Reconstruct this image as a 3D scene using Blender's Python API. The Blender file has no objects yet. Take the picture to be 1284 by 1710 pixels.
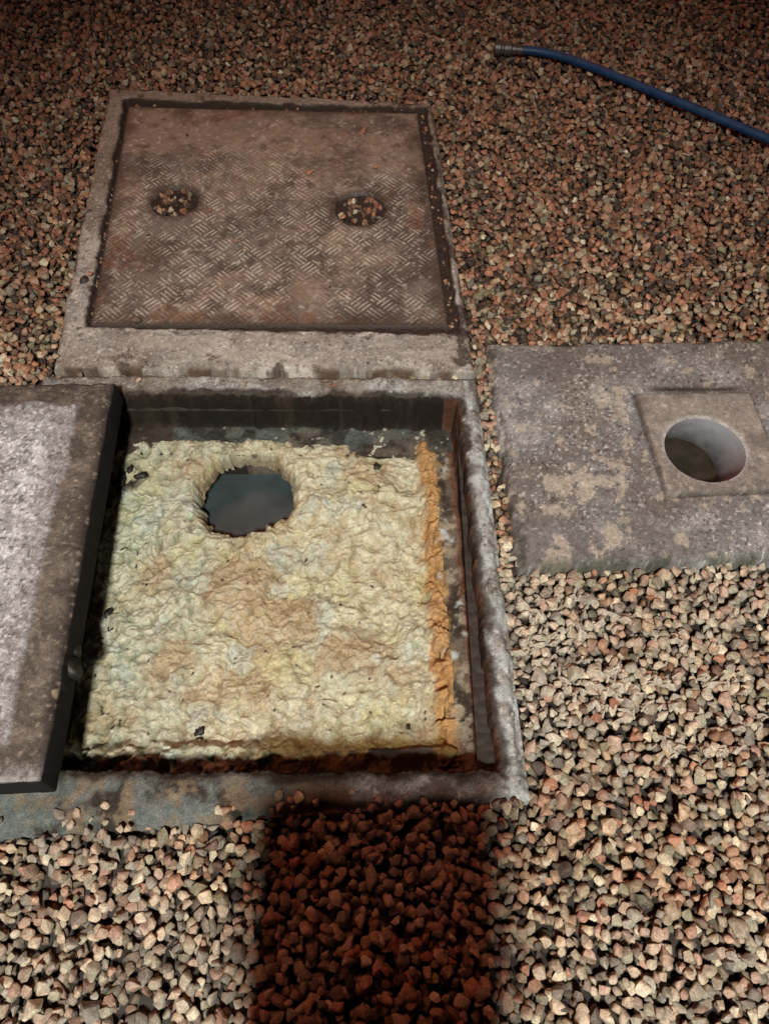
import bpy, bmesh, math, numpy as np
from mathutils import Vector, Matrix
rng=np.random.default_rng(7)
sc=bpy.context.scene

# ---------------------------------------------------------------- helpers
def lin(r,g,b,k=1.0):
    o=[]
    for c in (r,g,b):
        c=c/255.0
        o.append((c/12.92 if c<=0.04045 else ((c+0.055)/1.055)**2.4)*k)
    return np.array(o)
def _h(ix,iy,seed):
    n=(ix.astype(np.int64)*374761393+iy.astype(np.int64)*668265263+seed*1442695041)&0xffffffff
    n=((n^(n>>13))*1274126177)&0xffffffff
    n=(n^(n>>16))&0xffffffff
    return n/4294967295.0
def vn(x,y,seed=0):
    ix=np.floor(x);iy=np.floor(y);fx=x-ix;fy=y-iy
    fx=fx*fx*fx*(fx*(fx*6-15)+10);fy=fy*fy*fy*(fy*(fy*6-15)+10)
    a=_h(ix,iy,seed);b=_h(ix+1,iy,seed);c=_h(ix,iy+1,seed);d=_h(ix+1,iy+1,seed)
    return (a*(1-fx)+b*fx)*(1-fy)+(c*(1-fx)+d*fx)*fy
def fbm(x,y,s,oct=4,seed=0,gain=.5,ridge=False):
    t=0;a=1;n=0;ca,sa=math.cos(.6),math.sin(.6)
    x0,y0=x,y
    x=x*s;y=y*s
    for i in range(oct):
        v=vn(x,y,seed+i*17)
        if ridge: v=1-np.abs(2*v-1)
        t=t+a*v;n+=a;a*=gain
        x,y=(x*ca-y*sa)*2.03+5.3,(x*sa+y*ca)*2.03+1.7
    r=t/n
    if oct>=4 and not ridge:      # granular break-up of every mask edge
        r=r+.13*(vn(x0*190+y0*40,y0*190-x0*40,seed+91)-.5)+.10*(vn(x0*420,y0*420,seed+92)-.5)
    return r
def worley(x,y,s,seed):
    x=x*s;y=y*s;ix=np.floor(x);iy=np.floor(y);best=np.full(x.shape,9.)
    for dx in (-1,0,1):
        for dy in (-1,0,1):
            cx=ix+dx;cy=iy+dy
            px=cx+_h(cx,cy,seed);py=cy+_h(cx,cy,seed+1)
            best=np.minimum(best,(x-px)**2+(y-py)**2)
    return np.sqrt(best)
def ss(a,b,x):
    t=np.clip((x-a)/(b-a),0,1);return t*t*(3-2*t)
def dq(X,Y,q):
    d=None
    for i in range(len(q)):
        x0,y0=q[i];x1,y1=q[(i+1)%len(q)]
        ex,ey=x1-x0,y1-y0;l=math.hypot(ex,ey)
        v=(-(X-x0)*ey+(Y-y0)*ex)/l
        d=v if d is None else np.minimum(d,v)
    return d
def mix(a,b,m):
    m=np.asarray(m)[...,None];return a*(1-m)+b*m
def base(X,c): return np.ones(X.shape+(3,))*c

def empty(name,loc=(0,0,0)):
    o=bpy.data.objects.new(name,None);sc.collection.objects.link(o);o.location=loc
    o.empty_display_size=.1;return o
def link(name,me,mat,parent=None,smooth=True):
    o=bpy.data.objects.new(name,me);sc.collection.objects.link(o)
    if mat: me.materials.append(mat)
    if parent: o.parent=parent
    if smooth: me.polygons.foreach_set('use_smooth',[True]*len(me.polygons))
    return o
def hf(name,quad,step,fn,mat,parent=None,snap=None):
    q=np.array(quad,float)
    w=np.linalg.norm(q[1]-q[0]);h=np.linalg.norm(q[3]-q[0])
    nx=int(w/step)+2;ny=int(h/step)+2
    s,t=np.meshgrid(np.linspace(0,1,nx),np.linspace(0,1,ny))
    P=(q[0]*(1-s)[...,None]+q[1]*s[...,None])*(1-t)[...,None]+(q[3]*(1-s)[...,None]+q[2]*s[...,None])*t[...,None]
    X=P[...,0].copy();Y=P[...,1].copy()
    if snap:
        cx,cy,R=snap
        r=np.hypot(X-cx,Y-cy);m=np.abs(r-R)<step*.75
        X[m]=cx+(X[m]-cx)*(R+1e-6)/r[m];Y[m]=cy+(Y[m]-cy)*(R+1e-6)/r[m]
    Z,C=fn(X,Y)
    n=nx*ny
    co=np.stack([X,Y,Z],-1).reshape(-1,3)
    idx=np.arange(n).reshape(ny,nx)
    F=np.stack([idx[:-1,:-1],idx[:-1,1:],idx[1:,1:],idx[1:,:-1]],-1).reshape(-1,4)
    bad=np.isnan(co[:,2])
    if bad.any():
        F=F[~bad[F].any(1)];co[bad,2]=-.1
    me=bpy.data.meshes.new(name)
    me.vertices.add(n);me.vertices.foreach_set('co',co.ravel())
    me.loops.add(F.size);me.loops.foreach_set('vertex_index',F.ravel().astype(np.int32))
    me.polygons.add(len(F));me.polygons.foreach_set('loop_start',np.arange(0,F.size,4,dtype=np.int32))
    me.update(calc_edges=True)
    a=me.color_attributes.new('Col','FLOAT_COLOR','POINT')
    cc=np.ones((n,4));cc[:,:3]=np.clip(C.reshape(-1,3),0.002,1);a.data.foreach_set('color',cc.ravel())
    return link(name,me,mat,parent)

def newmat(name):
    m=bpy.data.materials.new(name);m.use_nodes=True
    nt=m.node_tree;return m,nt,nt.nodes,nt.links,nt.nodes['Principled BSDF']
def surfmat(name,rough=.8,rvar=.15,bump=.3,fine=400,coarse=60,cvar=.45,inst=False,bdist=.002,distort=0,spec=.4,col=None,amt2=.25):
    m,nt,N,L,b=newmat(name)
    tc=N.new('ShaderNodeTexCoord')
    if col is None:
        at=N.new('ShaderNodeAttribute');at.attribute_name='Col' if not inst else 'scol'
        if inst: at.attribute_type='INSTANCER'
        src=at.outputs['Color']
    else:
        r=N.new('ShaderNodeRGB');r.outputs[0].default_value=(*col,1);src=r.outputs[0]
    n1=N.new('ShaderNodeTexNoise');n1.inputs['Scale'].default_value=fine;n1.inputs['Detail'].default_value=4;n1.inputs['Roughness'].default_value=.65;n1.inputs['Distortion'].default_value=distort
    n2=N.new('ShaderNodeTexNoise');n2.inputs['Scale'].default_value=coarse;n2.inputs['Detail'].default_value=5;n2.inputs['Roughness'].default_value=.6;n2.inputs['Distortion'].default_value=distort
    L.new(tc.outputs['Object'],n1.inputs['Vector']);L.new(tc.outputs['Object'],n2.inputs['Vector'])
    def mr(o,a,c,lo=.3,hi=.7):
        k=N.new('ShaderNodeMapRange');k.inputs['From Min'].default_value=lo;k.inputs['From Max'].default_value=hi
        k.inputs['To Min'].default_value=a;k.inputs['To Max'].default_value=c;L.new(o,k.inputs['Value']);return k.outputs[0]
    f1=mr(n1.outputs['Fac'],1-cvar,1+cvar);f2=mr(n2.outputs['Fac'],1-amt2,1+amt2)
    mu=N.new('ShaderNodeMath');mu.operation='MULTIPLY';L.new(f1,mu.inputs[0]);L.new(f2,mu.inputs[1])
    vm=N.new('ShaderNodeVectorMath');vm.operation='SCALE';L.new(src,vm.inputs[0]);L.new(mu.outputs[0],vm.inputs['Scale'])
    L.new(vm.outputs[0],b.inputs['Base Color'])
    L.new(mr(n2.outputs['Fac'],rough-rvar,rough+rvar),b.inputs['Roughness'])
    b.inputs['Specular IOR Level'].default_value=spec
    bp=N.new('ShaderNodeBump');bp.inputs['Strength'].default_value=bump;bp.inputs['Distance'].default_value=bdist
    ad=N.new('ShaderNodeMath');ad.operation='ADD';L.new(n1.outputs['Fac'],ad.inputs[0]);L.new(n2.outputs['Fac'],ad.inputs[1])
    L.new(ad.outputs[0],bp.inputs['Height']);L.new(bp.outputs[0],b.inputs['Normal'])
    return m

M_conc=surfmat('weathered_concrete',.9,.08,.6,420,70,.55,bdist=.003,spec=.25)
M_steel=surfmat('dirty_steel',.65,.15,.5,500,60,.35,bdist=.0015,spec=.45)
M_pit=surfmat('grimy_concrete',.85,.1,.7,380,50,.5,bdist=.003,spec=.2)
M_scum=surfmat('grease_scum',.50,.18,1.0,240,90,.24,bdist=.0045,distort=.5,spec=.45,amt2=.24)
M_stone=surfmat('gravel_stone',.62,.15,.5,260,60,.3,inst=True,bdist=.0015,spec=.35,amt2=.3)
M_tissue=surfmat('soggy_paper',.8,.1,.8,300,80,.4,bdist=.003,col=lin(182,168,152),spec=.2)

# ---------------------------------------------------------------- layout (metres)
UP_OUT=[(-.852,1.352),(.234,1.338),(.165,2.556),(-.955,2.65)]
UP_IN=[(-.792,1.503),(.199,1.478),(.141,2.520),(-.880,2.572)]
PLATE=[(-.785,1.512),(.173,1.506),(.114,2.499),(-.866,2.540)]
LO_OUT=[(-1.02,.215),(.272,.300),(.236,1.334),(-.875,1.348)]
PIT=[(-.720,.349),(.216,.349),(.183,1.258),(-.735,1.272)]
LEDGE=[(-.650,.400),(.127,.428),(.101,1.155),(-.690,1.165)]
LID=[(-1.46,.268),(-.604,.314),(-.650,1.257),(-1.50,1.228)]
RS=[(.292,.775),(1.42,.832),(1.40,1.470),(.264,1.445)]
INS=[(.643,.962),(.925,.978),(.908,1.268),(.622,1.262)]
RH=(.757,1.090,.094)
HH=[(-.634,2.034,.070),(-.072,1.997,.075)]
SH=(-.340,1.050,.120,.104)

# ---------------------------------------------------------------- upper cover
def chips(X,Y,seed,amp=.012):
    return (fbm(X,Y,28,3,seed)-.5)*amp+(fbm(X,Y,8,2,seed+5)-.5)*amp*.6
G1=lin(138,130,123);G2=lin(168,159,150);BR=lin(100,80,66);DK=lin(40,32,27)
def concrete_col(X,Y,seed,a=G1,b2=G2):
    c=base(X,a)
    c=mix(c,b2,ss(.38,.66,fbm(X,Y,14,5,seed)))
    c=mix(c,BR,ss(.45,.75,fbm(X,Y,6,5,seed+9))*.5)
    sp=fbm(X,Y,160,2,seed+3)
    c=mix(c,lin(210,204,198),ss(.66,.82,sp)*.6)
    c=mix(c,DK,ss(.68,.84,fbm(X,Y,140,2,seed+4))*.7)
    return c
def f_upframe(X,Y):
    do=dq(X,Y,UP_OUT);di=dq(X,Y,UP_IN)+chips(X,Y,3,.014)
    dn=do+chips(X,Y,11,.016)-.004
    z=.026+(fbm(X,Y,12,3,1)-.5)*.006+(fbm(X,Y,90,3,2)-.5)*.0025
    z=z-.012*(1-np.clip(dn/.012,0,1))**2
    inside=ss(-.003,.004,di)
    zi=.010+(fbm(X,Y,60,3,8)-.4)*.012
    z=z*(1-inside)+zi*inside
    z=np.where(do<.0015,-.04,z)
    c=concrete_col(X,Y,20)
    c=mix(c,lin(126,103,87),ss(1.6,2.5,Y)*.6)
    c=mix(c,lin(168,157,146),ss(.38,.66,fbm(X,Y*3,10,4,77))*(Y<1.47)*.6)
    c=mix(c,BR*.7,ss(.018,.0,dn)*ss(.35,.6,fbm(X,Y,20,3,5)))
    c=mix(c,lin(50,37,30),ss(-.006,.0,di))
    c=mix(c,lin(54,40,32),ss(-.016,.0,di)*ss(.42,.6,fbm(X,Y,25,3,6)))
    f=fbm(X,Y,18,4,61)
    sp=ss(.48,.62,f+.34*np.exp(-((Y-1.482)/.016)**2)*ss(-.35,.1,X)+.22*np.exp(-((X-.195)/.022)**2)*ss(1.75,1.5,Y)-.18)
    c=mix(c,lin(58,43,34),sp*(1-inside)*.85)
    return z,c
cover=empty('inspection_cover')
hf('concrete_frame',UP_OUT,.0035,f_upframe,M_conc,cover)
def f_plate(X,Y):
    d=dq(X,Y,PLATE)
    z=.022+(fbm(X,Y,5,3,31)-.5)*.003
    u=(X+Y*0.04)/math.sqrt(2);v=Y/math.sqrt(2)
    U=(u+v)/.050;V=(v-u)/.050
    iu=np.floor(U);iv=np.floor(V);fu=U-iu-.5;fv=V-iv-.5
    par=((iu+iv)%2)==0
    a=np.where(par,fu,fv);b=np.where(par,fv,fu)
    bars=np.abs(((b+.5)*4)%1-.5)
    t=ss(.26,.10,bars)*ss(.47,.38,np.abs(a)+.05*np.abs(b))
    wear=ss(.34,.60,fbm(X,Y,6,3,40)+.14-.32*ss(2.0,2.4,Y))
    wear2=ss(.30,.62,fbm(X,Y,45,3,48))
    tt=t*(.15+.85*wear)*(1-.8*ss(2.15,2.40,Y))*(.5+.5*wear2)
    dirt=ss(.40,.75,fbm(X,Y,9,5,42)+.28*ss(2.1,2.5,Y))
    z=z+.0024*tt+(fbm(X,Y,60,3,33)-.5)*.0016+dirt*.0012
    z=z-.004*(1-np.clip(d/.006,0,1))**2
    c=base(X,lin(110,99,91))
    c=mix(c,lin(82,71,64),ss(.35,.7,fbm(X,Y,11,5,44)))
    c=mix(c,lin(138,117,101),dirt*.8)
    c=mix(c,lin(182,167,154),tt*.8*wear2)
    c=mix(c,lin(68,53,44),ss(.54,.78,fbm(X,Y,26,4,46))*.6)
    c=mix(c,lin(185,173,161),ss(.68,.82,fbm(X,Y,70,3,47))*.45)
    c=mix(c,lin(66,50,40),ss(.06,.0,d+(fbm(X,Y,15,4,49)-.5)*.09)*.8)
    c=mix(c,lin(104,70,50),ss(.60,.76,fbm(X,Y,13,4,52))*ss(.20,.03,d)*.6)
    c=mix(c,lin(56,43,36),ss(.012,.002,d))
    for (hx,hy,hr) in HH:
        r=np.hypot(X-hx,Y-hy)+(fbm(X,Y,30,3,50)-.5)*.012
        m=ss(hr+.002,hr-.002,r)
        z=z*(1-m)+.0085*m;c=mix(c,DK,m)
        c=mix(c,lin(60,46,38),ss(hr+.03,hr,r+(fbm(X,Y,40,3,51)-.5)*.02)*.75*(1-m))
    z=np.where(d<.001,-.01,z)
    return z,c
hf('tread_plate',PLATE,.0019,f_plate,M_steel,cover)

# ---------------------------------------------------------------- open pit
pit=empty('open_manhole_pit')
def f_ring(X,Y):
    do=dq(X,Y,LO_OUT);di=dq(X,Y,PIT)+(fbm(X,Y,22,3,103)-.5)*.014+(fbm(X,Y,70,2,106)-.5)*.006;dl=dq(X,Y,LEDGE)
    dn=do+chips(X,Y,111,.024)-.006
    z=.026+(fbm(X,Y,12,3,101)-.5)*.008+(fbm(X,Y,80,3,102)-.5)*.006
    z=z-.018*(1-np.clip(dn/.018,0,1))**2
    z=z-.008*(1-np.clip(-di/.012,0,1))**2*(di<0)
    wall=ss(.0,.012,di)
    zl=-.088+(fbm(X,Y,40,3,104)-.5)*.010+(fbm(X,Y,9,3,105)-.5)*.008
    zl=zl+.006*np.exp(-((di-.026)/.006)**2)*(Y<1.2)*(X>-.5)
    z=z*(1-wall)+zl*wall
    z=np.where(dl>.006,np.nan,np.where(dl>0,-.30,z))
    z=np.where(do<.0015,-.05,z)
    c=concrete_col(X,Y,120,lin(128,127,123),lin(162,163,158))
    c=mix(c,lin(112,97,84),(Y>1.26)*.6*ss(.3,.7,fbm(X,Y,9,4,121)))
    c=mix(c,lin(178,182,181),(X>.2)*ss(.42,.7,fbm(X,Y,30,4,122))*.6)
    wet=ss(.37,.33,Y)*ss(.05,-.15,X)
    c=mix(c,lin(84,90,87),wet*.85)
    c=mix(c,lin(50,44,38),wet*ss(.42,.68,fbm(X,Y,18,4,123)))
    c=mix(c,lin(116,100,82),wet*ss(.5,.72,fbm(X,Y,34,4,143))*.8)
    c=mix(c,lin(84,62,48),ss(.37,.34,Y)*ss(-.25,-.05,X)*.75*ss(.25,.2,X)*ss(.25,.6,fbm(X,Y,20,4,144)))  # brown darkening paints the operator's shadow onto the near frame
    c=mix(c,lin(66,52,42),ss(.012,.003,do)*(Y>1.2)*.9)
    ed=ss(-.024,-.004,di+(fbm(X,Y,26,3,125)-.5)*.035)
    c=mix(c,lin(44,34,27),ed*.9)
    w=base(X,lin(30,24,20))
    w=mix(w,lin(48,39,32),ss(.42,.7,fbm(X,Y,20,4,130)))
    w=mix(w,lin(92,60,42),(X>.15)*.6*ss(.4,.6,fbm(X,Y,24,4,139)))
    led=ss(.013,.018,di)
    lc=base(X,lin(92,82,72))
    lc=mix(lc,lin(54,45,38),ss(.42,.68,fbm(X,Y,16,4,131)))
    lc=mix(lc,lin(84,88,85),ss(1.165,1.19,Y)*.8*ss(.3,.6,fbm(X*.5,Y,20,3,132)))
    lc=mix(lc,lin(46,40,34),ss(1.17,1.2,Y)*ss(.45,.65,fbm(X,Y,26,4,140))*.8)
    lc=mix(lc,lin(170,165,150),ss(1.16,1.20,Y)*ss(.74,.80,fbm(X,Y,60,3,138)))
    rt=ss(.09,.11,X)*(Y<1.17)
    pe=ss(.48,.62,fbm(X,Y,40,4,133))*rt
    lc=mix(lc,lin(144,133,114),pe*.8)
    lc=mix(lc,lin(168,174,170),ss(.66,.76,fbm(X,Y,24,3,134))*rt*.9)
    lc=mix(lc,lin(100,62,42),ss(.036,.018,di)*rt*.85)
    lc=mix(lc,lin(178,136,82),rt*ss(.036,.004,-dl+(fbm(X,Y,50,3,135)-.5)*.05)*.8)
    near=ss(.44,.40,Y)
    lc=mix(lc,mix(base(X,lin(40,32,26)),lin(112,100,76),ss(.52,.68,fbm(X,Y,36,4,136))),near*.9*(X<.11))
    lc=mix(lc,lin(54,45,36),(X<-.55)*.8)
    w=mix(w,lc,led)
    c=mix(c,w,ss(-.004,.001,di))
    c=mix(c,lin(30,26,20),(dl>-.001)*1.)
    return z,c
hf('concrete_frame_ring',LO_OUT,.003,f_ring,M_pit,pit)

EXT=[(-.705,.355),(.150,.385),(.125,1.190),(-.735,1.205)]
def f_scum(X,Y):
    wx=X+(fbm(X,Y,10,3,201)-.5)*.05+(fbm(X,Y,45,2,221)-.5)*.016;wy=Y+(fbm(X,Y,10,3,202)-.5)*.05+(fbm(X,Y,45,2,222)-.5)*.016
    l1=1-np.clip(worley(wx,wy,19,801),0,1.1)**2
    l2=1-np.clip(worley(wx+2,wy+1,44,811),0,1.1)**2
    l3=1-np.clip(worley(wx+5,wy+3,100,821),0,1.1)**2
    rd=fbm(wx+1,wy+5,30,3,227,.6,ridge=True)
    big=fbm(X,Y,5,3,226);mid=fbm(X,Y,13,3,229)
    hx,hy,rx,ry=SH
    ang=np.arctan2((Y-hy)/ry,(X-hx)/rx)
    R=np.hypot((X-hx)/rx,(Y-hy)/ry)
    rag=(fbm(np.cos(ang)*2+X*6,np.sin(ang)*2+Y*6,1.6,3,206)-.5)*.26+(fbm(X,Y,60,3,207)-.5)*.16
    Rn=R+rag
    z=-.120+l1*.011+l2*.0095+l3*.005+(rd-.5)*.012+(big-.5)*.038+(mid-.5)*.024+.010*np.exp(-((Rn-1.3)/.25)**2)
    z=z+.018*np.exp(-(((X+.10)/.10)**2+((Y-1.06)/.07)**2))+.014*ss(1.05,1.16,Y)
    z=z-.008*ss(-.45,-.62,X)*ss(.7,.4,Y)
    # scum pushed up against and over the seat on the near side and on the right
    zs=fbm(X,Y,26,3,245)
    z=z+.030*ss(.45,.41,Y)*ss(-.12,-.3,X)*ss(.30,.55,zs)+.012*ss(.45,.41,Y)
    z=z+.026*ss(.095,.125,X+.035*(Y-.43))*ss(.38,.6,fbm(X,Y,34,3,240))
    z=z-.020*ss(1.16,.98,Rn)-.02*ss(1.03,.96,Rn)
    z=np.where(Rn<.955,np.nan,z)
    c=base(X,lin(184,174,142))
    c=mix(c,lin(150,154,130),ss(.3,.7,fbm(X,Y,5,4,210)+.35*ss(-.3,-.5,X)-.1))
    c=mix(c,lin(210,204,180),ss(.55,.95,l2)*.6)
    c=mix(c,lin(162,130,90),ss(.46,.8,fbm(wx,wy,11,5,211)+.10*np.exp(-((X+.25)/.2)**2))*.6)
    c=mix(c,lin(192,184,130),ss(.58,.80,fbm(X,Y,10,4,212))*.4)
    c=mix(c,lin(180,188,180),ss(.58,.80,fbm(wx,wy,16,4,213))*.55)
    c=mix(c,lin(124,108,76),ss(.55,.15,l2)*.6)
    c=mix(c,lin(128,108,76),ss(.5,.1,l1)*.45)
    c=mix(c,lin(130,108,78),ss(.5,.1,l3)*.45)
    c=mix(c,lin(66,56,38),ss(.86,.90,fbm(X,Y,70,2,214)))
    c=mix(c,lin(104,84,60),ss(1.14,.98,Rn)*.65)
    ed=X+(fbm(X,Y,30,3,215)-.5)*.03-(.131-.035*(Y-.43))
    c=mix(c,lin(176,126,70),ss(-.032,-.012,ed)*.85)
    edn=Y-.43+(fbm(X,Y,24,3,216)-.5)*.04
    c=mix(c,lin(128,102,46),ss(.030,.005,edn)*ss(-.35,-.2,X)*.9)
    c=mix(c,lin(60,50,36),ss(-.015,-.035,edn)*.8*ss(.35,.55,fbm(X,Y,40,3,246)+.1))
    c=mix(c,lin(30,26,22),ss(.05,.015,np.hypot((X+.650)*.7,(Y-1.10)))*ss(.4,.5,fbm(X,Y,30,3,217)+.1))
    c=c*(.84+.30*fbm(X,Y,90,3,218))[...,None]
    return z,c
hf('grease_scum',EXT,.0022,f_scum,M_scum,pit)
m,nt,N,L,b=newmat('murky_water');b.inputs['Roughness'].default_value=.5
tc=N.new('ShaderNodeTexCoord');nn=N.new('ShaderNodeTexNoise');nn.inputs['Scale'].default_value=9;nn.inputs['Detail'].default_value=3;L.new(tc.outputs['Object'],nn.inputs['Vector'])
cr=N.new('ShaderNodeValToRGB');cr.color_ramp.elements[0].position=.35;cr.color_ramp.elements[1].position=.7;cr.color_ramp.elements[0].color=(.024,.034,.035,1);cr.color_ramp.elements[1].color=(.048,.062,.062,1)
L.new(nn.outputs['Fac'],cr.inputs[0]);L.new(cr.outputs[0],b.inputs['Base Color']);b.inputs['Specular IOR Level'].default_value=.3
bp=N.new('ShaderNodeBump');bp.inputs['Strength'].default_value=.1;bp.inputs['Distance'].default_value=.01
L.new(nn.outputs['Fac'],bp.inputs['Height']);L.new(bp.outputs[0],b.inputs['Normal']);M_water=m
def quadmesh(name,pts,z,mat,parent):
    me=bpy.data.meshes.new(name);me.from_pydata([(x,y,z) for x,y in pts],[],[list(range(len(pts)))]);return link(name,me,mat,parent,False)
quadmesh('water',[(-.72,.36),(.2,.36),(.17,1.2),(-.74,1.2)],-.170,M_water,pit)

def blob(bm,x,y,z,r,seed,flat=.5,el=1.5):
    R=np.random.default_rng(seed)
    g=bmesh.ops.create_icosphere(bm,subdivisions=2,radius=1)
    a=R.uniform(0,6.28);ph=R.uniform(0,9,3)
    for v in g['verts']:
        p=v.co.copy();k=1+.28*math.sin(3*p.x+ph[0])*math.sin(3.3*p.y+ph[1])+.15*math.sin(7*p.z+ph[2]+4*p.x)
        p*=k;px=p.x*el;py=p.y
        v.co=Vector((x+r*(px*math.cos(a)-py*math.sin(a)),y+r*(px*math.sin(a)+py*math.cos(a)),z+r*p.z*flat))
M_muck=surfmat('black_muck',.5,.1,.6,300,60,.3,col=lin(34,30,25))
bm=bmesh.new()
for i,(x,y,r,e) in enumerate([(-.382,.462,.011,1.3),(-.380,.442,.008,1.2),(-.625,.728,.009,1.3),(-.612,.690,.006,1.2),(-.020,1.128,.010,1.),(-.66,1.085,.014,1.4),(-.61,1.10,.010,1.8),(-.64,1.12,.009,1.3),(-.30,.45,.004,1),(.05,.47,.005,1),(-.55,.8,.003,1),(-.1,.75,.003,1)]):
    blob(bm,x,y,-.088 if y>1 else -.098,r,300+i,.6,e)
me=bpy.data.meshes.new('dark_lumps');bm.to_mesh(me);bm.free()
link('dark_lumps',me,M_muck,pit)

# ---------------------------------------------------------------- lid lying on the left
def f_lid(X,Y):
    d=dq(X,Y,LID)
    dn=d+chips(X,Y,401,.012)
    r1=.074+(fbm(X,Y,16,4,402)-.5)*.03
    z=.104+(fbm(X,Y,10,3,403)-.5)*.004+(fbm(X,Y,110,3,404)-.5)*.005
    rim=ss(r1+.008,r1-.008,d)*ss(-1.30,-1.2,X)*ss(.30,.36,Y+(X+.6)*-.02)
    z=z-rim*.006-ss(.075,.0,d)*.006
    z=z-.012*(1-np.clip(dn/.014,0,1))**2
    z=np.where(d<.0015,.020,z)
    c=base(X,lin(152,149,150))
    c=mix(c,lin(188,185,187),ss(.38,.66,fbm(X,Y,40,4,410)))
    c=mix(c,lin(122,116,113),ss(.42,.75,fbm(X,Y,9,5,411))*.6)
    c=mix(c,lin(230,226,228),ss(.58,.76,fbm(X,Y,170,2,412))*.7)
    c=mix(c,lin(60,52,48),ss(.62,.78,fbm(X,Y,140,2,413))*.7)
    c=mix(c,lin(108,100,94),ss(.16,.08,d)*.5)
    rc=base(X,lin(80,71,64));rc=mix(rc,lin(106,95,86),ss(.40,.72,fbm(X,Y,20,5,414)))
    rc=mix(rc,lin(40,33,29),ss(.035,.0,d)*.75)
    rc=mix(rc,lin(142,122,102),ss(.80,.84,fbm(X,Y,26,3,415)))
    rc=mix(rc,lin(146,132,118),ss(.62,.8,fbm(X,Y,110,3,416))*.6)
    c=mix(c,rc,rim)
    c=mix(c,lin(22,18,16),(d<.003)*1.)
    return z,c
lid=empty('manhole_lid')
hf('concrete_filled_lid',LID,.0030,f_lid,M_conc,lid)
bm=bmesh.new();blob(bm,-.624,.545,.045,.022,501,1.2,1.3);blob(bm,-.629,.58,.040,.014,502,1.2,1.5)
me=bpy.data.meshes.new('lifting_lug');bm.to_mesh(me);bm.free();link('lifting_lug',me,M_muck,lid)

# ---------------------------------------------------------------- right slab with round drain
def f_rs(X,Y):
    d=dq(X,Y,RS);dn=d+chips(X,Y,601,.016)-.004
    z=.030+(fbm(X,Y,9,3,602)-.5)*.007+(fbm(X,Y,110,3,603)-.5)*.003
    z=z-.016*(1-np.clip(dn/.016,0,1))**2
    di=dq(X,Y,INS)+(fbm(X,Y,30,3,604)-.5)*.005
    ins=ss(-.001,.004,di)
    gro=np.exp(-((di+.001)/.004)**2)
    z=z*(1-ins)+(.038+(fbm(X,Y,60,3,606)-.5)*.003)*ins
    z=z-gro*.006
    cx,cy,R=RH;r=np.hypot(X-cx,Y-cy)
    z=z-.004*ss(R+.010,R,r)
    z=np.where(r<R-1e-5,np.nan,z)
    z=np.where(d<.0015,-.04,z)
    c=concrete_col(X,Y,620,lin(114,111,109),lin(140,136,133))
    c=mix(c,lin(92,84,80),ss(.35,.75,fbm(X,Y,5,4,621))*.6)
    loc=np.exp(-(((X-.40)/.13)**2+((Y-.98)/.10)**2))+.7*np.exp(-(((X-.58)/.06)**2+((Y-1.24)/.08)**2))
    pt=ss(.60,.68,fbm(X,Y,26,4,622)+.16*loc-.06)
    c=mix(c,lin(174,160,144),pt*.65)
    ic=mix(base(X,lin(138,128,120)),lin(114,103,96),ss(.36,.68,fbm(X,Y,18,4,623)))
    ic=mix(ic,lin(168,158,150),ss(.6,.75,fbm(X,Y,90,3,624))*.5)
    ic=mix(ic,lin(178,172,168),(ss(R+.012,R+.002,r)*.6))
    c=mix(c,ic,ins)
    c=mix(c,lin(58,47,40),gro*.75)
    c=mix(c,lin(48,41,30),np.exp(-(((Y-1.28)/.010)**2))*ss(.63,.69,X)*ss(.93,.85,X)*.9)
    c=mix(c,lin(60,60,44),ss(.03,.0,dn)*ss(.4,.6,fbm(X,Y,25,3,625))*.7)
    return z,c
slab=empty('drain_slab')
hf('concrete_slab',RS,.0032,f_rs,M_conc,slab,snap=RH)
OX,OY=-.26,.20      # the pipe leans: sideways drift per metre of depth
def tube(name,cx,cy,R,z0,z1,mat,parent,n=96,m=24):
    v=[];f=[]
    for j in range(m+1):
        for i in range(n):
            a=2*math.pi*i/n;z=z0+(z1-z0)*j/m
            v.append((cx+R*math.cos(a)+OX*(z0-z),cy+R*math.sin(a)+OY*(z0-z),z))
    for j in range(m):
        for i in range(n):
            k=(i+1)%n;f.append((j*n+i,(j+1)*n+i,(j+1)*n+k,j*n+k))
    me=bpy.data.meshes.new(name);me.from_pydata(v,[],f);return link(name,me,mat,parent)
# pipe wall: pale near the mouth, darker towards the waterline
m,nt,N,L,b=newmat('pipe_wall');b.inputs['Roughness'].default_value=.75;b.inputs['Specular IOR Level'].default_value=.3
tc=N.new('ShaderNodeTexCoord');sx=N.new('ShaderNodeSeparateXYZ');L.new(tc.outputs['Object'],sx.inputs[0])
nz=N.new('ShaderNodeTexNoise');nz.inputs['Scale'].default_value=40;nz.inputs['Detail'].default_value=5;L.new(tc.outputs['Object'],nz.inputs['Vector'])
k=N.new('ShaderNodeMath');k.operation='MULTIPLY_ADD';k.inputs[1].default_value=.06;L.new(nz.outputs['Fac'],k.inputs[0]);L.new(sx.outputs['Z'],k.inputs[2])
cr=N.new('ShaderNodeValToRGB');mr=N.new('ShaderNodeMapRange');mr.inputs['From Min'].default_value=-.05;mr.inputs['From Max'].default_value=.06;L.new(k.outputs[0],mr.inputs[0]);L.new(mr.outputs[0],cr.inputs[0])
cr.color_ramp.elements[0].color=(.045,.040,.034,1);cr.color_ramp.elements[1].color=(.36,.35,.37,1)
L.new(cr.outputs[0],b.inputs['Base Color'])
bp=N.new('ShaderNodeBump');bp.inputs['Strength'].default_value=.5;bp.inputs['Distance'].default_value=.003;L.new(nz.outputs['Fac'],bp.inputs['Height']);L.new(bp.outputs[0],b.inputs['Normal'])
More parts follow.
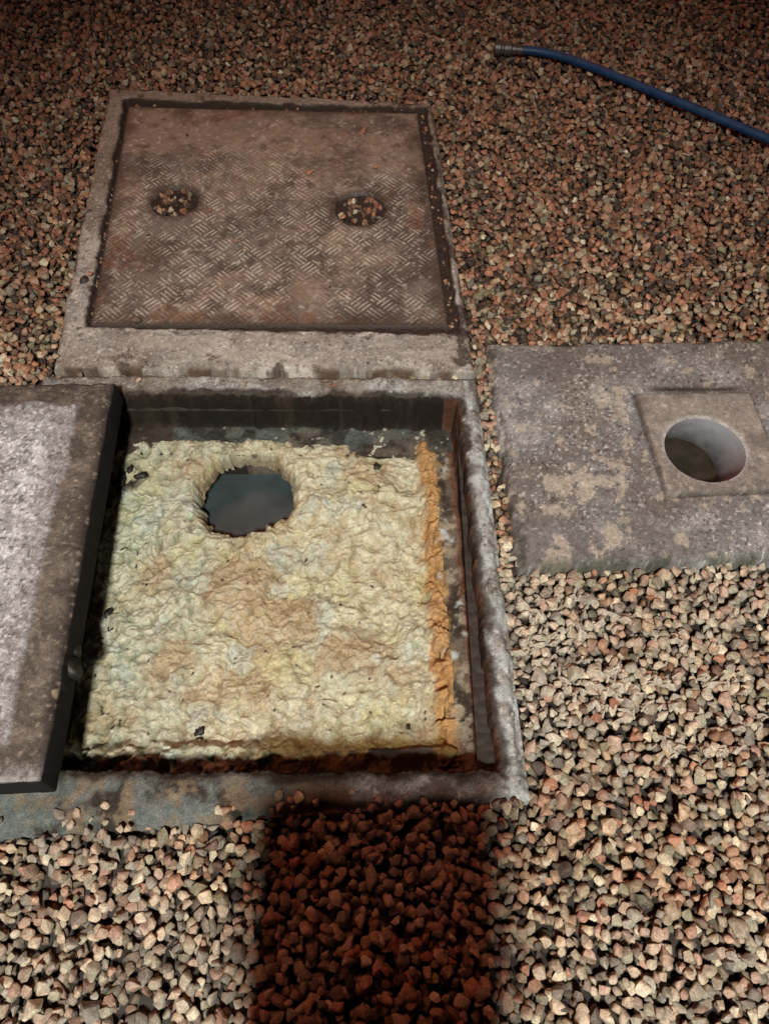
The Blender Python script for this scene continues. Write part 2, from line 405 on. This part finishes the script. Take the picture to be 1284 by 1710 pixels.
tube('pipe_wall',RH[0],RH[1],RH[2]+.0005,.0345,-.20,m,slab)
w=[(RH[0]+OX*.1045+.0945*math.cos(a),RH[1]+OY*.1045+.0945*math.sin(a)) for a in np.linspace(0,2*math.pi,64,endpoint=False)]
m,nt,N,L,b=newmat('brown_water');b.inputs['Roughness'].default_value=.35
tc=N.new('ShaderNodeTexCoord');nz=N.new('ShaderNodeTexNoise');nz.inputs['Scale'].default_value=14;nz.inputs['Detail'].default_value=4;L.new(tc.outputs['Object'],nz.inputs['Vector'])
cr=N.new('ShaderNodeValToRGB');cr.color_ramp.elements[0].position=.35;cr.color_ramp.elements[1].position=.75;cr.color_ramp.elements[0].color=(.012,.009,.006,1);cr.color_ramp.elements[1].color=(.06,.043,.024,1)
L.new(nz.outputs['Fac'],cr.inputs[0]);L.new(cr.outputs[0],b.inputs['Base Color'])
quadmesh('standing_water',w,-.070,m,slab)

# ---------------------------------------------------------------- ground sheet (with real openings)
xs=[-120,-.70,.18,.62,.90,120];ys=[-120,.36,.97,1.21,1.255,160]
v=[];f=[]
for y in ys:
    for x in xs: v.append((x,y,-.024))
for j in range(5):
    for i in range(5):
        cx=(xs[i]+xs[i+1])/2;cy=(ys[j]+ys[j+1])/2
        if -.70<cx<.18 and .36<cy<1.255: continue
        if .62<cx<.90 and .97<cy<1.21: continue
        k=j*6+i;f.append((k,k+1,k+7,k+6))
me=bpy.data.meshes.new('ground');me.from_pydata(v,[],f)
m,nt,N,L,b=newmat('gravelly_ground')
tc=N.new('ShaderNodeTexCoord');vo=N.new('ShaderNodeTexVoronoi');vo.inputs['Scale'].default_value=38;L.new(tc.outputs['Object'],vo.inputs['Vector'])
cr=N.new('ShaderNodeValToRGB');cr.color_ramp.elements[0].color=(.06,.03,.02,1);cr.color_ramp.elements[1].color=(.26,.17,.12,1)
sx=N.new('ShaderNodeSeparateColor');L.new(vo.outputs['Color'],sx.inputs[0]);L.new(sx.outputs[0],cr.inputs[0])
mr=N.new('ShaderNodeMapRange');mr.inputs['From Min'].default_value=.2;mr.inputs['From Max'].default_value=.75;mr.inputs['To Min'].default_value=1;mr.inputs['To Max'].default_value=.1
L.new(vo.outputs['Distance'],mr.inputs[0])
vm=N.new('ShaderNodeVectorMath');vm.operation='SCALE';L.new(cr.outputs[0],vm.inputs[0]);L.new(mr.outputs[0],vm.inputs['Scale'])
sp=N.new('ShaderNodeVectorMath');sp.operation='LENGTH';L.new(tc.outputs['Object'],sp.inputs[0])
m2=N.new('ShaderNodeMapRange');m2.inputs['From Min'].default_value=3.4;m2.inputs['From Max'].default_value=4.4;L.new(sp.outputs['Value'],m2.inputs[0])
mx=N.new('ShaderNodeMix');mx.data_type='RGBA';L.new(m2.outputs[0],mx.inputs['Factor']);mx.inputs[6].default_value=(.026,.018,.013,1);L.new(vm.outputs[0],mx.inputs[7])
L.new(mx.outputs[2],b.inputs['Base Color']);b.inputs['Roughness'].default_value=.85
bp=N.new('ShaderNodeBump');bp.inputs['Strength'].default_value=1;bp.inputs['Distance'].default_value=.01;bp.invert=True;L.new(vo.outputs['Distance'],bp.inputs['Height']);L.new(bp.outputs[0],b.inputs['Normal'])
link('ground',me,m,None,False)

# ---------------------------------------------------------------- gravel
stones=bpy.data.collections.new('gravel_stones')
NS=16
for i in range(NS):
    R=np.random.default_rng(900+i)
    bm=bmesh.new()
    n=R.integers(11,20)
    p=R.normal(size=(n,3));p/=np.linalg.norm(p,axis=1)[:,None]
    p*=R.uniform(.85,1.1,(n,1));ax=np.array([R.uniform(1.0,1.4),R.uniform(.85,1.05),R.uniform(.65,.9)])
    for q in p*ax*.0120: bm.verts.new(q)
    r=bmesh.ops.convex_hull(bm,input=bm.verts)
    dele=[g for g in r['geom_interior'] if isinstance(g,bmesh.types.BMVert)]
    if dele: bmesh.ops.delete(bm,geom=dele,context='VERTS')
    bmesh.ops.bevel(bm,geom=bm.edges[:]+bm.verts[:],offset=.0030,segments=2,profile=.5,affect='EDGES',clamp_overlap=True)
    bmesh.ops.recalc_face_normals(bm,faces=bm.faces)
    me=bpy.data.meshes.new('stone_%02d'%i);bm.to_mesh(me);bm.free()
    me.polygons.foreach_set('use_smooth',[True]*len(me.polygons));me.materials.append(M_stone)
    o=bpy.data.objects.new('stone_%02d'%i,me);stones.objects.link(o)
pal=np.array([lin(*c) for c in [(166,128,104),(148,100,78),(180,158,132),(132,122,96),(98,76,62),(126,116,102),(202,186,158),(68,56,48),(164,114,88),(150,130,106),(172,144,116),(122,90,68)]])
w_bot=np.array([3.2,1.2,3.2,2.8,1.6,2.4,1.5,1.2,1.3,3.6,3.2,1.4]);w_top=np.array([2.6,3.6,.7,.8,3,.6,.2,2.2,3.4,1.2,1.6,3.8])
P=[];S=[];RT=[]
def layer(sp,z,zj,smin,smax,keep=1,x0=-2.7,x1=2.7,y0=-.8,y1=4.5,tilt=.5,marg=.006):
    gx,gy=np.meshgrid(np.arange(x0,x1,sp),np.arange(y0,y1,sp*.9))
    gx[1::2]+=sp/2
    x=(gx+rng.uniform(-.42,.42,gx.shape)*sp).ravel();y=(gy+rng.uniform(-.42,.42,gx.shape)*sp).ravel()
    k=rng.random(x.size)<keep;x=x[k];y=y[k]
    bad=np.zeros(x.size,bool)
    for q in (UP_OUT,LO_OUT,RS):
        bad|=dq(x,y,q)>-marg*rng.uniform(-1.6,1.2,x.size)
    bad|=(dq(x,y,LID)>-.004)
    x=x[~bad];y=y[~bad]
    n=x.size
    zz=z+rng.uniform(-zj,zj,n)+(fbm(x,y,2.2,3,900)-.5)*.012
    P.append(np.stack([x,y,zz],1));S.append(rng.uniform(smin,smax,n)*(1+.3*(rng.random(n)<.12)))
    RT.append(np.stack([rng.normal(0,tilt,n),rng.normal(0,tilt,n),rng.uniform(0,6.28,n)],1))
layer(.021,-.016,.003,.75,1.05)
layer(.0222,-.003,.005,.66,1.12,keep=.96)
layer(.033,.007,.004,.65,1.2,keep=.60)
def put(x,y,z,s,n=1,spread=0):
    P.append(np.stack([x+rng.normal(0,spread,n),y+rng.normal(0,spread,n),np.full(n,z)],1));S.append(np.full(n,s)*rng.uniform(.8,1.15,n))
    RT.append(np.stack([rng.normal(0,.3,n),rng.normal(0,.3,n),rng.uniform(0,6.28,n)],1))
for hx,hy,hr in HH:
    n=46;a=rng.uniform(0,6.28,n);r=np.sqrt(rng.random(n))*(hr-.008)
    P.append(np.stack([hx+r*np.cos(a),hy+r*np.sin(a),rng.uniform(.010,.020,n)],1));S.append(rng.uniform(.65,1.0,n));RT.append(rng.uniform(0,6.28,(n,3)))
for x,y,s in [(-.831,1.677,1.25),(-.818,1.70,.7),(-.073,2.378,1.15),(-.233,2.162,.95),(-.24,2.13,.6),(-.667,1.523,1.2),(-.03,2.19,.75),(-.52,1.98,.5),(-.43,1.84,.6),(-.40,1.80,.5),(-.55,1.62,.5),(-.69,1.87,.6),(-.13,1.29,.7),(-.62,1.31,.8),(.02,1.30,.6),(-.07,1.305,.5),(-.35,1.30,.5),(-.845,1.39,.8),(-.20,2.28,.4),(.05,2.0,.4),(-.15,1.65,.4),(-.64,2.36,.5),(-.9,2.25,.8),(-.93,2.45,.9)]:
    put(x,y,.032,s)
for i in range(100):
    t=rng.random();side=rng.integers(0,4)
    if side<=1: put(.128+(.188-.128)*(1-t)+rng.normal(0,.005),1.5+t*1.0,.014,.45)
    elif side==2: put(-.86+t*.98,2.545+rng.normal(0,.008)-.03*t,.016,.5)
    else: put(-.876+.09*(1-t)+0,1.5+t*1.03,.014,.4)
for i in range(70):
    x=rng.uniform(-.95,.24);put(x,.268+abs(rng.normal(0,.016))*rng.choice([-1,1],p=[.65,.35])+.02*(x>-.3)-.03*(x<-.6),.028,rng.uniform(.5,.9))
for i in range(60): 
    y=rng.uniform(.75,1.5);put(.262+rng.normal(0,.008),y,.012,.6)
for i in range(40): put(rng.uniform(-.95,.17),2.61+rng.normal(0,.02),.03,.85)
for i in range(24):
    t=rng.random();put(-.87-.09*t+rng.normal(0,.012),1.38+1.2*t,.028,.8)
P=np.concatenate(P);S=np.concatenate(S);RT=np.concatenate(RT);n=len(P)
me=bpy.data.meshes.new('gravel');me.vertices.add(n);me.vertices.foreach_set('co',P.ravel())
a=me.attributes.new('scl','FLOAT','POINT');a.data.foreach_set('value',S)
a=me.attributes.new('rot','FLOAT_VECTOR','POINT');a.data.foreach_set('vector',RT.ravel())
a=me.attributes.new('idx','INT','POINT');a.data.foreach_set('value',rng.integers(0,NS,n).astype(np.int32))
tt=ss(.9,2.2,P[:,1])
def pick(w,u): return np.searchsorted(np.cumsum(w/w.sum()),u).clip(0,len(w)-1)
u=rng.random(n);ib=pick(w_bot,u);it=pick(w_top,u)
sel=rng.random(n)<tt
C=np.where(sel[:,None],pal[it]*.86,pal[ib])*rng.uniform(.70,1.12,(n,1))  # far stones redder and darker: warm glow and lamp fall-off painted in
pale=np.exp(-(((P[:,0]-.55)/.38)**2+((P[:,1]-.50)/.22)**2))
dust=np.clip(ss(.40,.65,fbm(P[:,0],P[:,1],4,3,950))*(1-ss(1.0,1.6,P[:,1]))*.3+.42*pale*(rng.random(n)<.7),0,.65)
C=mix(C,lin(188,178,163),dust)
C=C*(1-.5*(P[:,2]<-.010))[:,None]  # lowest stones darkened in colour, painting shade into the gaps
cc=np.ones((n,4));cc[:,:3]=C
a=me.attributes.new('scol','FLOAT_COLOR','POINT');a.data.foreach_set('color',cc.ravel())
g=bpy.data.objects.new('gravel',me);sc.collection.objects.link(g)
ng=bpy.data.node_groups.new('scatter','GeometryNodeTree')
ng.interface.new_socket('Geometry',in_out='INPUT',socket_type='NodeSocketGeometry');ng.interface.new_socket('Geometry',in_out='OUTPUT',socket_type='NodeSocketGeometry')
N=ng.nodes;L=ng.links
gi=N.new('NodeGroupInput');go=N.new('NodeGroupOutput');ip=N.new('GeometryNodeInstanceOnPoints');ci=N.new('GeometryNodeCollectionInfo')
ci.inputs['Collection'].default_value=stones;ci.inputs['Separate Children'].default_value=True;ci.inputs['Reset Children'].default_value=True
def na(nm,ty):
    k=N.new('GeometryNodeInputNamedAttribute');k.data_type=ty;k.inputs['Name'].default_value=nm;return [o for o in k.outputs if o.enabled and o.name=='Attribute'][0]
L.new(gi.outputs[0],ip.inputs['Points']);L.new(ci.outputs[0],ip.inputs['Instance']);ip.inputs['Pick Instance'].default_value=True
L.new(na('idx','INT'),ip.inputs['Instance Index']);L.new(na('rot','FLOAT_VECTOR'),ip.inputs['Rotation']);L.new(na('scl','FLOAT'),ip.inputs['Scale'])
L.new(ip.outputs[0],go.inputs[0])
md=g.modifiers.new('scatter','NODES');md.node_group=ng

# ---------------------------------------------------------------- soggy paper debris draped over the stones
bm=bmesh.new();R=np.random.default_rng(77)
cl=[(.303,.699),(.318,.604),(.435,.565),(.505,.479),(.552,.54),(.706,.527),(.432,.713),(.446,.479),(.539,.408),(.637,.386),(.36,.644),(.40,.52),(.33,.56),(.60,.62),(.5,.66),(.74,.45),(.47,.53),(.38,.60),(.31,.65),(.34,.70),(.52,.50),(.42,.50),(.65,.53)]
for ci_,(cx,cy) in enumerate(cl):
    for k in range(R.integers(5,11)):
        x=cx+R.normal(0,.026);y=cy+R.normal(0,.018);r=R.uniform(.003,.0095);a0=R.uniform(0,6.28);el=R.uniform(1,2.0)
        nn=16;ph=R.uniform(0,6.28,4);rings=[]
        c0=bm.verts.new((x,y,.021+R.uniform(0,.003)))
        for q in (.5,1.0):
            rg=[]
            for i in range(nn):
                a=2*math.pi*i/nn
                rr=r*q*(1+.4*math.sin(2*a+ph[0])+.3*math.sin(3*a+ph[1])+.2*math.sin(5*a+ph[2])+R.uniform(-.2,.2))
                px=rr*math.cos(a)*el;py=rr*math.sin(a)
                X_=x+px*math.cos(a0)-py*math.sin(a0);Y_=y+px*math.sin(a0)+py*math.cos(a0)
                rg.append(bm.verts.new((X_,Y_,.021-q*.006+R.uniform(-.0015,.0015)-(.008 if q==1 else 0))))
            rings.append(rg)
        for i in range(nn):
            j=(i+1)%nn
            bm.faces.new((c0,rings[0][i],rings[0][j]));bm.faces.new((rings[0][i],rings[1][i],rings[1][j],rings[0][j]))
me=bpy.data.meshes.new('soggy_paper_debris');bm.to_mesh(me);bm.free()
o=link('soggy_paper_debris',me,M_tissue);sm=o.modifiers.new('s','SUBSURF');sm.levels=1;sm.render_levels=1

# ---------------------------------------------------------------- hose
hose=empty('water_hose')
cu=bpy.data.curves.new('hose_tube','CURVE');cu.dimensions='3D';cu.bevel_depth=.0145;cu.bevel_resolution=6;cu.resolution_u=16
pts=[(.462,2.876),(.556,2.876),(.677,2.808),(.826,2.681),(.968,2.560),(1.105,2.447),(1.240,2.330),(1.410,2.158),(1.62,1.9),(2.1,1.5),(2.9,1.35)]
s=cu.splines.new('NURBS');s.points.add(len(pts)-1);s.use_endpoint_u=True;s.order_u=4
for i,(x,y) in enumerate(pts): s.points[i].co=(x,y,.034,1)
o=bpy.data.objects.new('hose_tube',cu);sc.collection.objects.link(o);o.parent=hose
cu.materials.append(surfmat('blue_hose',.5,.1,.2,200,25,.25,col=lin(26,54,88),spec=.4))
def lathe(name,prof,origin,direction,mat,parent,n=32):
    d=Vector(direction).normalized();q=d.to_track_quat('Z','Y').to_matrix()
    v=[];f=[]
    for (t,r) in prof:
        for i in range(n):
            a=2*math.pi*i/n
            p=q@Vector((r*math.cos(a),r*math.sin(a),t))+Vector(origin);v.append(p)
    for j in range(len(prof)-1):
        for i in range(n):
            k=(i+1)%n;f.append((j*n+i,j*n+k,(j+1)*n+k,(j+1)*n+i))
    me=bpy.data.meshes.new(name);me.from_pydata(v,[],f);return link(name,me,mat,parent,False)
M_fit=surfmat('brass_fitting_dirty',.4,.1,.3,200,60,.3,col=lin(70,58,54),spec=.6)
lathe('hose_coupling',[(0,0),(0,.012),(0,.022),(.004,.026),(.022,.026),(.026,.021),(.034,.020),(.037,.024),(.060,.024),(.064,.018),(.078,.0175),(.080,.0165),(.100,.0165),(.103,.0145)],(.396,2.889,.034),(1,-.14,0),M_fit,hose)

# ---------------------------------------------------------------- unseen stand-in for the operator, added to cast the foreground shadow
case=empty('unseen_shadow_blocker',(0,-.30,0))
M_blocker=surfmat('black_plastic',.5,.05,.3,400,60,.1,col=(.03,.03,.032))
def box(name,x0,x1,y0,y1,z0,z1,mat,parent,bev=.01):
    bm=bmesh.new();bmesh.ops.create_cube(bm,size=1)
    for v in bm.verts: v.co=Vector(((x0+x1)/2+v.co.x*(x1-x0),(y0+y1)/2+v.co.y*(y1-y0),(z0+z1)/2+v.co.z*(z1-z0)))
    bmesh.ops.bevel(bm,geom=bm.edges[:],offset=bev,segments=3,affect='EDGES')
    me=bpy.data.meshes.new(name);bm.to_mesh(me);bm.free();return link(name,me,mat,parent,False)
box('blocker_shell',-.220,.178,-.15,.17,.01,.70,M_blocker,case,.03)
box('blocker_top',-.226,.184,-.155,.175,.705,.835,M_blocker,case,.03)
for i,x in enumerate((-.13,0.,.11)): box('blocker_rib_%d'%i,x-.012,x+.012,-.165,-.148,.06,.6,M_blocker,case,.004)
for i,x in enumerate((-.12,.09)): box('blocker_latch_%d'%i,x-.02,x+.02,.168,.182,.66,.74,M_fit,case,.004)
box('blocker_handle',-.07,.05,-.01,.02,.832,.848,M_fit,case,.006)

# ---------------------------------------------------------------- lights
w=bpy.data.worlds.new('World');sc.world=w;w.use_nodes=True
nt=w.node_tree;bg=nt.nodes['Background'];sk=nt.nodes.new('ShaderNodeTexSky');sk.sky_type='NISHITA';sk.sun_disc=False
AZ=math.radians(-30);EL=math.radians(50)
sk.sun_elevation=EL;sk.sun_rotation=AZ
tm=nt.nodes.new('ShaderNodeMix');tm.data_type='RGBA';tm.blend_type='MULTIPLY';tm.inputs['Factor'].default_value=1
tm.inputs[7].default_value=(1.0,.44,.28,1);nt.links.new(sk.outputs[0],tm.inputs[6]);nt.links.new(tm.outputs[2],bg.inputs[0]);bg.inputs[1].default_value=.015
sd=bpy.data.lights.new('street_glow_sun','SUN');sd.energy=.60;sd.angle=math.radians(18);sd.color=(1,.28,.14)
so=bpy.data.objects.new('street_glow_sun',sd);sc.collection.objects.link(so)
dirv=Vector((math.sin(AZ)*math.cos(EL),math.cos(AZ)*math.cos(EL),math.sin(EL)))
so.rotation_euler=dirv.to_track_quat('Z','Y').to_euler()
ld=bpy.data.lights.new('work_lamp','SPOT');ld.energy=2300;ld.color=(.97,.975,.905);ld.shadow_soft_size=.30;ld.spot_size=math.radians(47);ld.spot_blend=1
lo=bpy.data.objects.new('work_lamp',ld);sc.collection.objects.link(lo);lo.location=(-.05,-2.7,5.0)
lo.rotation_euler=(Vector(lo.location)-Vector((.05,.38,0))).to_track_quat('Z','Y').to_euler()

# ---------------------------------------------------------------- camera
cd=bpy.data.cameras.new('camera');cd.sensor_fit='VERTICAL';cd.sensor_height=24;cd.lens=24*1285/1710;cd.clip_end=500;cd.clip_start=.02
co=bpy.data.objects.new('camera',cd);sc.collection.objects.link(co);co.location=(0,0,1.5);co.rotation_euler=(math.radians(32),0,0)
sc.camera=co
sc.view_settings.view_transform='Standard'
